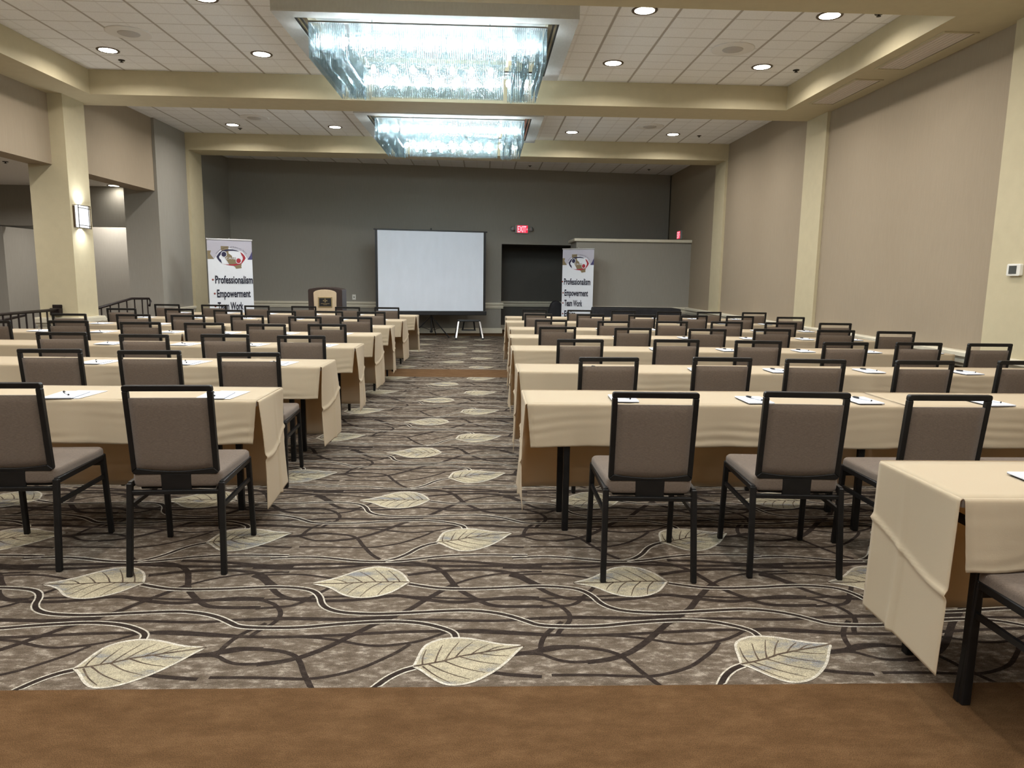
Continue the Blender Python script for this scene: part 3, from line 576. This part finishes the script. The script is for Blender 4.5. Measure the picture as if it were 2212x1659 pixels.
# ================================================================ TABLES AND CLOTHS
TL, TD, TZ = 2.11, .47, .722
def make_table():
    t = thing('folding_table', '', 'table')
    MB().box(.004, TL - .004, .004, TD - .004, TZ - .022, TZ).build('tabletop', 'tabletop_wood', t, bevel=.002, seg=1)
    b = MB()
    for q in ((0, .004, 0, TD), (TL - .004, TL, 0, TD), (.004, TL - .004, 0, .004), (.004, TL - .004, TD - .004, TD)): b.box(*q, TZ - .026, TZ + .001)
    b.build('edge_band', 'metal_edge', t)
    for x in (.225, TL - .225):
        for y in (.03, TD - .12): MB().bar((x, y, 0), (x, y, TZ - .022), .034, .034).build('leg', 'black_frame', t, bevel=.004, seg=1)
        MB().box(x - .012, x + .012, .05, TD - .14, .60, .625).build('crossbar', 'black_frame', t)
    return t
def cloth_mesh(seed, mirror, long_end=True):
    rnd = random.Random(seed); b = MB(); r = .010; ph = [rnd.uniform(0, 6.28) for _ in range(8)]; fx = rnd.uniform(.22, .34)
    def wob(a, k=1.0): return k * (math.sin(a * 3.1 + ph[0]) + .6 * math.sin(a * 7.3 + ph[1]) + .4 * math.sin(a * 13.7 + ph[2]))
    def fold(down, n):                             # (out, down) rows of a drape
        rows = [(r * math.sin(a), r * (1 - math.cos(a))) for a in (0, .5, 1.05, 1.57)]
        return rows + [(r, r + (down - r) * k / n) for k in range(1, n + 1)]
    def sheet(nu, rows, fn):
        vs = [fn(i / nu, o, d, j) for j, (o, d) in enumerate(rows) for i in range(nu + 1)]
        b.add(vs, [(j * (nu + 1) + i, j * (nu + 1) + i + 1, (j + 1) * (nu + 1) + i + 1, (j + 1) * (nu + 1) + i) for j in range(len(rows) - 1) for i in range(nu)])
    nu, nv = 56, 8
    top = lambda u, v: .0015 * wob(u * 6 + v * 2, .4) * math.sin(math.pi * v) + .003 * math.exp(-((u - fx) / .006) ** 2) + .0025 * math.exp(-((v - .42) / .03) ** 2)
    b.grid(nu, nv, lambda u, v: (u * TL, v * TD, top(u, v)))
    DF, DB, DE = .234, .612, .600
    def front(u, o, d, j):
        k = d / DF; x = u * TL; x += (.022 * max(0, 1 - u / .05) - .02 * max(0, (u - .97) / .03)) * k
        y = -o - .006 * k * (1 + wob(u * 5 + 1)) - .004 * math.exp(-((u - fx) / .005) ** 2) * min(1, k * 3) - .0030 * k * math.sin(d * 118 + 2.6 * wob(u * 2.3, .6)) * (.5 + .5 * math.sin(u * 9 + ph[3] + d * 21))
        return (x, y, -d - .006 * k * wob(u * 2 + 3, .6))
    sheet(nu, fold(DF, 24), front)
    def rear(u, o, d, j):
        k = d / DB; y = TD + o + .012 * k * (1 + .6 * wob(u * 4 + 2)) + .008 * math.exp(-((d - .31) / .012) ** 2)
        return (u * TL, y, -d - .006 * k * wob(u * 2 + 5, .5))
    sheet(nu, fold(DB, 16), rear)
    if long_end:
        def end(v, o, d, j):
            k = d / DE; y = v * TD + (v - .5) * .025 * k; bow = math.sin(math.pi * min(1, k)) * .012 * math.sin(3 * v + ph[4])
            x = -o - .032 * k * (.6 + .4 * math.sin(2.6 * v + ph[5])) - bow - .011 * math.exp(-((d - .29 - .04 * math.sin(math.pi * v + ph[6] * .2) + .03 * v) / .011) ** 2) * min(1, k * 4) - .017 * math.exp(-((v - .62) / .03) ** 2) * k
            return (x, y, -d * (1 - .015 * v))
        sheet(28, fold(DE, 60), end)
    if mirror: b.v = [(-x, y, z) for x, y, z in b.v]
    return b
def tidy(o):
    for p in o.data.polygons: p.use_smooth = True
    md = o.modifiers.new('cloth thickness', 'SOLIDIFY'); md.thickness = .0025; md.offset = 1.0
    return o
ROWS = {'R': {0: (1.525, 2.13), 1: (.230, 3.79), 2: (.247, 5.11), 3: (.263, 6.62), 4: (.290, 8.01), 5: (.332, 9.28), 6: (.318, 10.73), 7: (.35, 11.95)},
        'L': {1: (-1.224, 3.81), 2: (-1.214, 5.26), 3: (-1.216, 6.66), 4: (-1.245, 8.02), 5: (-1.242, 9.31), 6: (-1.238, 10.68), 7: (-1.165, 12.0)}}
table0 = make_table(); used = False; CM = {}
for s in 'RL':
    for r, (xe, yf) in ROWS[s].items():
        for k in (0, 1):
            if k and (s, r) in (('R', 0), ('L', 1)): continue
            x = (xe + k * (TL + .012)) if s == 'R' else (xe - TL - k * (TL + .012))
            where = ('aisle-side' if not k else 'wall-side')
            lab = 'folding table under beige cloth, %s one, %s' % (where, rowname(s, r)); lc = 'beige tablecloth on the %s table, %s' % (where, rowname(s, r))
            if (s, r) == ('R', 0): lab = 'nearest folding table, cut by the right edge of the photo'; lc = 'beige tablecloth with creased end drape on the nearest right table'
            if not used: table0.location = (x, yf, 0); table0['label'] = lab; table0['group'] = 'narrow folding tables in rows'; used = True
            else: dup(table0, (x, yf, 0), 0, lab, 'narrow folding tables in rows')
            if (s, r) == ('R', 0): R0T = [o for o in bpy.data.objects if o.get('label') == lab][0]
            sd = (r * 2 + (s == 'L')) % 4; key = (sd, s, k)
            if key not in CM: o = tidy(cloth_mesh(sd * 10 + k, s == 'L', k == 0).build('tablecloth', 'beige_linen')); CM[key] = o
            else: o = CM[key].copy(); COL.objects.link(o)
            o.location = ((x if s == 'R' else x + TL), yf, TZ + .0035)
            tag(o, lc, 'tablecloth', 'beige tablecloths')

for c in [o for o in bpy.data.objects if o.parent == R0T and (o.name.startswith('leg') or o.name.startswith('crossbar'))]:
    if c.bound_box[0][0] < 1: c.location.x -= .125
# ================================================================ NOTEPADS, PENS, HANDOUTS
ZT = TZ + .0085
def make_pad():
    t = thing('notepad', '', 'notepad')
    MB().box(-.072, .072, -.108, .108, 0, .0022).build('backing', 'pad_board', t)
    b = MB().box(-.072, .072, -.107, .108, .0022, .0075); b.box(-.030, .035, .080, .086, .0075, .0078, 1); b.box(-.06, .06, -.02, -.0185, .0075, .0077, 1)
    b.build('pages', ['paper', 'paper_print'], t)
    return t
def make_pen():
    t = thing('pen', '', 'pen')
    MB().tube([(0, -.068, .005), (0, -.064, .005), (0, .018, .005)], [.0025, .0045, .0045], 8).build('barrel', 'pen_white', t, smooth=True)
    MB().tube([(0, .018, .005), (0, .058, .005), (0, .070, .005)], [.0062, .0058, .0018], 8).build('grip', 'pen_black', t, smooth=True)
    MB().tube([(0, -.0705, .005), (0, -.067, .005)], .0048, 8).build('clicker', 'pen_black', t, smooth=True)
    return t
pad0 = make_pad(); pen0 = make_pen(); sheet0 = None; first = True; rnd = random.Random(3)
for (s, r), lst in CH.items():
    xe, yf = ROWS[s][r]
    for i, (x, y, a) in enumerate(lst):
        nm = '%s seat out from the aisle, %s' % (NTH[i + 1], rowname(s, r))
        px = x + (.03 if s == 'R' else -.05) + rnd.uniform(-.02, .02); py = yf + .10 + rnd.uniform(-.005, .05); ra = rnd.uniform(-.09, .09)
        if (s, r) == ('R', 0): px, py, nm = 1.945, yf + .17, 'the nearest right table'
        z = ZT
        if s == 'L':
            if sheet0 is None: sheet0 = o = MB().box(-.085, .085, -.12, .14, 0, .0008).build('paper_sheet', 'paper')
            else: o = sheet0.copy(); COL.objects.link(o)
            o.location = (px + .035, py + .035, ZT); o.rotation_euler = (0, 0, ra * .5 - .12); tag(o, 'white handout sheet, ' + nm, 'paper', 'white handout sheets')
            z += .0012
        lab = 'white notepad, ' + nm if (s, r) != ('R', 0) else 'white notepad on the nearest right table'; lp = lab.replace('white notepad', 'black and white pen')
        pa = ra + (rnd.uniform(.25, .5) if s == 'R' else rnd.uniform(.35, .65)); pl = (px + rnd.uniform(-.01, .01), py + rnd.uniform(-.01, .02), z + .0080)
        if first:
            pad0.location = (px, py, z); pad0.rotation_euler.z = ra; pad0['label'] = lab; pad0['group'] = 'white notepads'; pen0.location = pl; pen0.rotation_euler.z = pa; pen0['label'] = lp; pen0['group'] = 'pens on the notepads'; first = False
        else: dup(pad0, (px, py, z), ra, lab, 'white notepads'); dup(pen0, pl, pa, lp, 'pens on the notepads')

# ================================================================ FRONT OF THE ROOM
def roll_up_banner(label, p0, p1, top, sh=0):
    """p0, p1: left and right floor points of the panel"""
    a = math.atan2(p1[1] - p0[1], p1[0] - p0[0]); W = math.hypot(p1[0] - p0[0], p1[1] - p0[1])
    t = thing('roll_up_banner', label, 'banner', (p0[0], p0[1], 0), a, 'roll-up banners')
    kx = W / 1685.0; kz = .00866 / 17.46
    def P(u, v, lay): return ((u - 100) * kx, -.0016 - lay * .0009, top - .02 - (v - 150 - (u - 100) * .04 - 35) * kz)
    MB().box(0, W, -.001, .001, .06, top - .015).build('panel', 'banner_vinyl', t)
    MB().box(-.01, W + .01, -.012, .012, top - .025, top).build('top_rail', 'steel', t, bevel=.004)
    b = MB(); b.prism([(-.05, 0), (.05, 0), (.04, .08), (-.04, .08)], 'x', -.02, W + .02); b.box(.1, .16, -.18, .18, 0, .012); b.box(W - .16, W - .1, -.18, .18, 0, .012); b.build('base_housing', 'steel', t)
    MB().tube([(W / 2, .02, .05), (W / 2, .02, top + .02)], .008, 8).build('support_pole', 'steel', t)
    def poly(name, m, pts, lay, b=None):
        n = len(pts); cx = sum(p[0] for p in pts) / n; own = b is None; b = b or MB()
        b.add([P(u, v, lay) for u, v in pts], [tuple(range(n))]);
        return b.build(name, m, t) if own else None
    def disc(c, r): return [(c[0] + r * math.cos(k * math.pi / 12), c[1] + r * math.sin(k * math.pi / 12)) for k in range(24)]
    poly('header_print', 'banner_lavender', [(100, 190), (1783, 250), (1785, 640), (1620, 930), (1420, 640), (900, 500), (560, 600), (340, 890), (200, 700), (240, 585), (105, 580)], 0)
    poly('tan_ribbon', 'banner_tan', [(102, 580), (240, 585), (200, 700), (340, 890), (102, 885)], 1)
    poly('blue_ribbon', 'banner_blue', [(1785, 640), (1785, 940), (1600, 935), (1700, 800)], 1)
    poly('logo_state', 'banner_tan', [(605, 430), (890, 440), (885, 690), (1015, 790), (1000, 905), (1165, 925), (1350, 1090), (1370, 1110), (1350, 1170), (1365, 1235), (1150, 1258), (1120, 1200), (1060, 1140), (890, 1090), (840, 990), (760, 880), (720, 760), (650, 640), (605, 520)], 2)
    b = MB()
    for q in ([(430, 800), (540, 660), (650, 590), (690, 640), (600, 690), (590, 740), (530, 800)], [(650, 590), (780, 555), (900, 548), (900, 605), (800, 622), (690, 640)], [(900, 548), (1050, 555), (1200, 590), (1310, 640), (1200, 622), (1050, 605), (900, 605)],
              [(430, 800), (530, 800), (530, 860), (590, 920), (540, 980), (470, 890)], [(540, 980), (590, 920), (630, 1050)]): poly('', '', q, 3, b)
    b.build('logo_blue_figure', 'banner_navy', t)
    b = MB()
    for q in ([(1330, 650), (1420, 710), (1490, 790), (1535, 880), (1425, 900), (1420, 830), (1370, 750)], [(1535, 880), (1480, 960), (1380, 1070), (1360, 1040), (1380, 980), (1425, 900)], [(1380, 1070), (1280, 1110), (1080, 1150), (1080, 1085), (1200, 1070), (1300, 1075), (1360, 1040)], [(1080, 1150), (900, 1130), (760, 1095), (660, 1065), (760, 1085), (900, 1095), (1080, 1085)]): poly('', '', q, 3, b)
    b.build('logo_red_figure', 'banner_red', t)
    poly('logo_halo', 'banner_vinyl', disc((710, 725), 112), 4); poly('logo_halo', 'banner_vinyl', disc((1255, 970), 108), 4)
    poly('logo_head', 'banner_navy', disc((710, 725), 92), 5); poly('logo_head', 'banner_red', disc((1255, 970), 88), 5)
    def letter(name, txt, u, v, h, wd, m='banner_ink', bold=.02, lay=6, par=None):
        vs, fs = text_mesh(txt, h, wd, bold); p = P(u, v, lay); b = MB(); b.add([(x + p[0], p[1], z + p[2]) for x, _, z in vs], fs); return b.build(name, m, t)
    letter('logo_lettering', 'CA', 775, 905, .040, 215 * kx, 'banner_vinyl', .0); letter('logo_lettering', 'BS', 1015, 900, .034, 150 * kx, 'banner_tan', .0)
    # lettering on the arc over the logo
    arc = MB(); word = 'of Professional Services'
    for i, chx in enumerate(word):
        if chx == ' ': continue
        th = math.radians(92 - i * 2.75); u = 985 + 650 * math.cos(th); v = 940 - 455 * math.sin(th)
        vs, fs = text_mesh(chx, .021, None, 0.0); p = P(u, v, 6); c_, s_ = math.cos(th - math.pi / 2), math.sin(th - math.pi / 2) * .7
        arc.add([(p[0] + x * c_ - z * s_, p[1], p[2] + x * s_ + z * c_) for x, _, z in vs], fs)
    for i in range(14):
        th = math.radians(150 - i * 4.0); u = 985 + 650 * math.cos(th); v = 940 - 455 * math.sin(th); poly('', '', [(u - 10, v - 26), (u + 6, v - 34), (u + 12, v - 12), (u - 4, v - 4)], 6, arc)
    arc.build('arc_lettering', 'banner_ink', t)
    zl = lambda dz: 150 + 35 + (dz - .02) / kz
    for txt, dz, x0, x1 in (('Professionalism', .795, 345, 1775), ('Empowerment', 1.044, 390, 1665), ('Team Work', 1.272, 395, 1370), ('Ethics', 1.51, 400, 1010)):
        x0 += sh; x1 += sh; letter('lettering', txt, x0, zl(dz) + (x0 - 100) * .04, .138, (x1 - x0) * kx, 'banner_ink', .028)
        u = x0 - 85; v = zl(dz) + (u - 100) * .04 - .062 / kz; p = P(u, v, 0)
        MB().lathe([(0, .004), (.014, .003), (.018, 0), (.018, -.001), (0, -.0012)], n=16).build('bullet', 'bullet_red', t, smooth=True, loc=p).rotation_euler = (math.pi / 2, 0, 0)
    return t
roll_up_banner('white roll-up banner by the left pilaster, logo and dark slogans', (-4.976, 13.1), (-4.315, 13.5), 2.01)
roll_up_banner('white roll-up banner in front of the low grey partition', (1.717, 16.1), (2.363, 15.72), 2.045, -135)

def lectern():
    t = thing('lectern', 'dark brown lectern with arched beige front panel and small plaque', 'lectern', (-2.985, 13.45, 0))
    prof = [(-.31, .0), (.31, .0), (.315, 1.10)] + [(.315 - .04 * (1 - math.cos(a)) , 1.10 + .035 * math.sin(a)) for a in (.5, 1.0, 1.57)] + [(.14, 1.158), (0, 1.165), (-.14, 1.158)] + [(-.275 - .04 * math.cos(a), 1.10 + .035 * math.sin(a)) for a in (1.57, 1.0, .5)] + [(-.315, 1.10)]
    MB().prism(prof, 'y', 0, .42).build('body', 'lectern_dark', t, bevel=.012, seg=2)
    arch = [(-.185, .10), (.185, .10), (.212, 1.055)] + [(.212 * math.cos(a) , 1.055 + .065 * math.sin(a)) for a in [k * math.pi / 10 for k in range(1, 10)]] + [(-.212, 1.055)]
    MB().prism(arch, 'y', -.018, -.001).build('front_panel', 'lectern_panel', t, bevel=.004, seg=1)
    pl = MB().prism([(-.125, .79), (.135, .79), (.135, .985), (-.125, .985)], 'y', -.028, -.0185).build('plaque', 'brass', t, bevel=.003, seg=1)
    MB().box(-.105, .115, -.032, -.0285, .812, .963).build('plaque_face', 'black_plastic', pl)
    b = MB()
    b.prism([(-.005, .885), (.015, .885), (.012, .952), (-.002, .952)], 'y', -.034, -.0322)
    for sx in (-1, 1): b.prism([(.005 + sx * .018, .915), (.005 + sx * .030, .900), (.005 + sx * .042, .915), (.005 + sx * .030, .935)][::sx], 'y', -.034, -.0322)
    b.box(-.075, .085, -.0335, -.0322, .858, .866); b.box(-.03, .04, -.0335, -.0322, .838, .843)
    b.build('plaque_emblem', 'brass', pl)
lectern()

def projection_screen():
    a = math.atan2(.45, 2.5); t = thing('projection_screen', 'white tripod projection screen with black border in front of the grey wall', 'projection screen', (-1.245, 16.55, 0), a)
    hw = 1.262
    MB().box(-hw, hw, -.004, .0, .60, 2.40).build('black_border', 'black_plastic', t)
    MB().box(-hw + .055, hw - .055, -.0075, -.0045, .60, 2.40).build('screen_fabric', 'screen_white', t)
    MB().box(-hw - .03, hw + .03, -.02, .02, 2.40, 2.43).build('top_bar', 'black_plastic', t, bevel=.005)
    MB().box(-hw - .02, hw + .02, -.045, .045, .50, .60).build('roller_case', 'black_plastic', t, bevel=.012)
    b = MB().tube([(0, .07, .10), (0, .07, 2.46)], .014, 10); b.box(-.012, .012, -.01, .08, 2.43, 2.47); b.box(-.03, .03, .03, .10, .52, .60); b.build('post', 'black_plastic', t)
    for x, y, z in ((-.42, .36, 0), (.36, -.40, 0), (.14, .34, 0)):
        MB().bar((0, .07, .48), (x, y, .012), .018, .018).build('leg', 'black_plastic', t)
        MB().bar((0, .07, .14), (x * .55, .07 + (y - .07) * .55, .225), .010, .010).build('brace', 'black_plastic', t)
    MB().lathe([(.02, .14), (.035, .13), (.035, .10), (.02, .09)], (0, .07, 0), 12).build('hub', 'black_plastic', t)
projection_screen()

def step_stool():
    t = thing('step_stool', 'small folding step stool with silver legs below the projection screen', 'step stool', (-.375, 16.22, 0), .08)
    MB().box(-.255, .255, -.11, .11, .385, .42).build('top_step', 'black_plastic', t, bevel=.008)
    for s in (-1, 1):
        l = MB().bar((s * .235, -.10, .39), (s * .30, -.30, .012), .034, .024).build('leg', 'steel', t); MB().box(s * .30 - .024, s * .30 + .024, -.33, -.275, 0, .035).build('foot', 'black_plastic', l)
        l = MB().bar((s * .24, .09, .39), (s * .30, .30, .012), .03, .02).build('leg', 'black_plastic', t); MB().box(s * .30 - .022, s * .30 + .022, .275, .325, 0, .035).build('foot', 'black_plastic', l)
        MB().bar((s * .11, -.02, .385), (s * .14, .06, .19), .03, .02).build('step_arm', 'black_plastic', t)
    MB().box(-.16, .16, -.03, .16, .175, .195).build('lower_step', 'black_plastic', t, bevel=.004)
step_stool()

def draped_table():
    t = thing('draped_table', 'long table under a black floor-length cloth in front of the grey partition', 'table', (3.26, 15.5, 0))
    MB().box(-.90, .90, -.34, .34, .735, .76).build('tabletop', 'tabletop_wood', t)
    for sx in (-.75, .75):
        for sy in (-.25, .25): MB().bar((sx, sy, 0), (sx, sy, .735), .035).build('leg', 'black_frame', t)
    c = MB(); N = 160
    def per(k, out, wv):                         # rounded-rectangle perimeter
        s = k / N * 4; i = int(s) % 4; f = s - int(s); X, Y = .915 + out, .355 + out
        x, y = [(-X + 2 * X * f, -Y), (X, -Y + 2 * Y * f), (X - 2 * X * f, Y), (-X, Y - 2 * Y * f)][i]
        wob = wv * math.sin(k * .55) + wv * .6 * math.sin(k * .9 + 1); m = [(0, -1), (1, 0), (0, 1), (-1, 0)][i]
        return x + m[0] * wob, y + m[1] * wob
    rows = [(-.02, .772, 0), (0, .766, 0), (.006, .74, .001), (.02, .45, .008), (.045, .02, .016)]
    for o_, z, wv in rows: c.v += [(*per(k, o_, wv), z) for k in range(N)]
    for j in range(len(rows) - 1):
        for k in range(N): c.f.append((j * N + k, j * N + (k + 1) % N, (j + 1) * N + (k + 1) % N, (j + 1) * N + k)); c.m.append(0)
    c.f.append(tuple(range(N))); c.m.append(0)
    o = c.build('black_tablecloth', 'black_cloth', smooth=False); o.location = (3.26, 15.5, 0)
    tag(o, 'black floor-length cloth over the long table before the partition', 'tablecloth')
draped_table()
def equipment_bag():
    prof = [(-.17, 0), (.17, 0), (.19, .30), (.18, .62), (.13, .78), (.05, .86), (-.05, .87), (-.13, .80), (-.18, .62), (-.19, .3)]
    b = MB().prism(prof, 'y', -.13, .13)
    tag(b.build('equipment_bag', 'black_cloth', bevel=.05, seg=3, smooth=True, loc=(1.66, 16.75, 0)), 'black upright padded bag standing behind the right banner', 'bag')
equipment_bag()

def exit_sign(label, loc, rz, heads=True):
    t = thing('exit_sign', label, 'exit sign', loc, rz, None)
    MB().box(-.165, .165, -.05, 0, -.105, .105).build('housing', 'sign_grey', t, bevel=.008)
    MB().box(-.120, .145, -.0535, -.0505, -.085, .090).build('face', 'sign_red', t)
    vs, fs = text_mesh('EXIT', .150, .215, .02); MB().add([(x - .108, -.0555, z - .07) for x, _, z in vs], fs).build('lettering', 'sign_letter', t)
    MB().add([(.118, -.0555, .03), (.118, -.0555, -.03), (.142, -.0555, 0)], [(0, 1, 2)]).build('arrow', 'sign_letter', t)
    if heads:
        for s in (-1, 1):
            h = MB().bar((s * .165, -.03, 0), (s * .20, -.035, 0), .03, .03).build('lamp_arm', 'sign_grey', t)
            MB().tube([(s * .19, -.02, -.03), (s * .23, -.05, 0), (s * .255, -.075, .012)], [.03, .048, .052], 14).build('lamp_head', 'sign_grey', h, smooth=True)
ub = (.875 + 5.92) / cb
exit_sign('red lit exit sign with two lamp heads on the dark back wall', (*bw(ub, -.002), 2.565), BA)
exit_sign('red lit exit sign seen edge-on above the partition on right wall', (4.678, 17.3, 2.45), -math.pi / 2, False)
def outlet():
    ux = (-3.17 + 5.92) / cb; t = thing('wall_outlet', 'white outlet plate on the grey wall between lectern and screen', 'outlet', (*bw(ux, -.001), .865), BA)
    MB().box(-.042, .042, -.008, 0, -.062, .062).build('cover_plate', 'white_plastic', t, bevel=.003)
    MB().lathe([(0, .0), (.014, .0), (.014, .003), (0, .003)], n=14).build('socket', 'black_plastic', t, loc=(0, -.0085, 0)).rotation_euler = (math.pi / 2, 0, 0)
outlet()
def thermostat():
    t = thing('thermostat', 'white thermostat with grey screen on the nearest right pilaster', 'thermostat', (4.637, 6.13, 1.524), -math.pi / 2)
    MB().prism([(-.082, -.045), (-.07, -.053), (.07, -.053), (.082, -.045), (.080, .045), (.07, .053), (-.07, .053), (-.080, .045)], 'y', -.032, 0).build('housing', 'white_plastic', t, bevel=.006)
    MB().box(-.050, .040, -.0345, -.0325, -.034, .036).build('display', 'lcd_grey', t)
thermostat()
def sconce():
    t = thing('wall_sconce', 'glowing box sconce with dark bars on the left column', 'wall lamp', (-5.546, 10.14, 2.13), math.pi / 2)
    MB().box(-.15, .15, -.02, 0, -.14, .14).build('backplate', 'bronze', t)
    MB().box(-.135, .135, -.068, -.021, -.148, .148).build('diffuser', 'sconce_glow', t, bevel=.01)
    b = MB()
    for z in (-.15, -.115, .115, .15): b.box(-.155, .155, -.076, -.069, z - .004, z + .004)
    for x in (-.145, .105, .145): b.box(x - .004, x + .004, -.076, -.069, -.155, .155)
    for x in (-.152, .146):
        for z in (-.15, .145): b.box(x, x + .007, -.069, -.002, z, z + .006)
    b.build('bar_frame', 'bronze', t)
    for z, rx in ((.16, math.pi), (-.16, 0)):
        area('lamp', t, (0, -.075, z), .16, 1.3, (.93, .97, 1), 140, (rx, 0, 0))
sconce()
def railing(label, top, posts, rail_r=.02, low=None, loc=(0, 0, 0)):
    t = thing('stair_railing', label, 'railing', loc)
    MB().tube(top, rail_r, 10).build('handrail', 'railing_iron', t, smooth=True)
    for p in posts: MB().tube([(p[0], p[1], p[3] if len(p) > 3 else .0), (p[0], p[1], p[2])], .011, 8).build('baluster', 'railing_iron', t)
    if low: MB().tube(low, .012, 8).build('bottom_rail', 'railing_iron', t)
    return t
X1 = -5.79
t = railing('dark iron railing in the near left opening, ending at the column', [(X1, 6.6, .872), (X1, 9.86, .878)], [(X1, 6.75 + k * .145, .87, .10) for k in range(21)] + [(X1, 6.6, .872)], low=[(X1, 6.6, .11), (X1, 9.86, .11)])
b = MB().box(X1 - .09, X1 + .04, 9.86, 9.939, .80, .90); b.box(X1 - .09, X1 + .04, 9.925, 9.939, .90, .945); b.build('wall_bracket', 'railing_iron', t, bevel=.01)
railing('dark iron stair handrail sloping down behind the near left railing', [(-6.6, 8.6, .55), (-6.6, 10.05, .727), (-6.6, 10.5, .765)], [(-6.6, 8.9 + k * .4, .58 + k * .05) for k in range(4)])
railing('dark iron railing rising past the column in the far left opening', [(-5.80, 10.52, .81), (-5.80, 11.95, .965), (-5.80, 12.56, .945), (-5.80, 12.62, .90), (-5.80, 12.56, .82)], [(-5.80, 10.75 + k * .26, .84 + k * .028 if k < 5 else .955) for k in range(7)] + [(-5.80, 12.5, .94)])
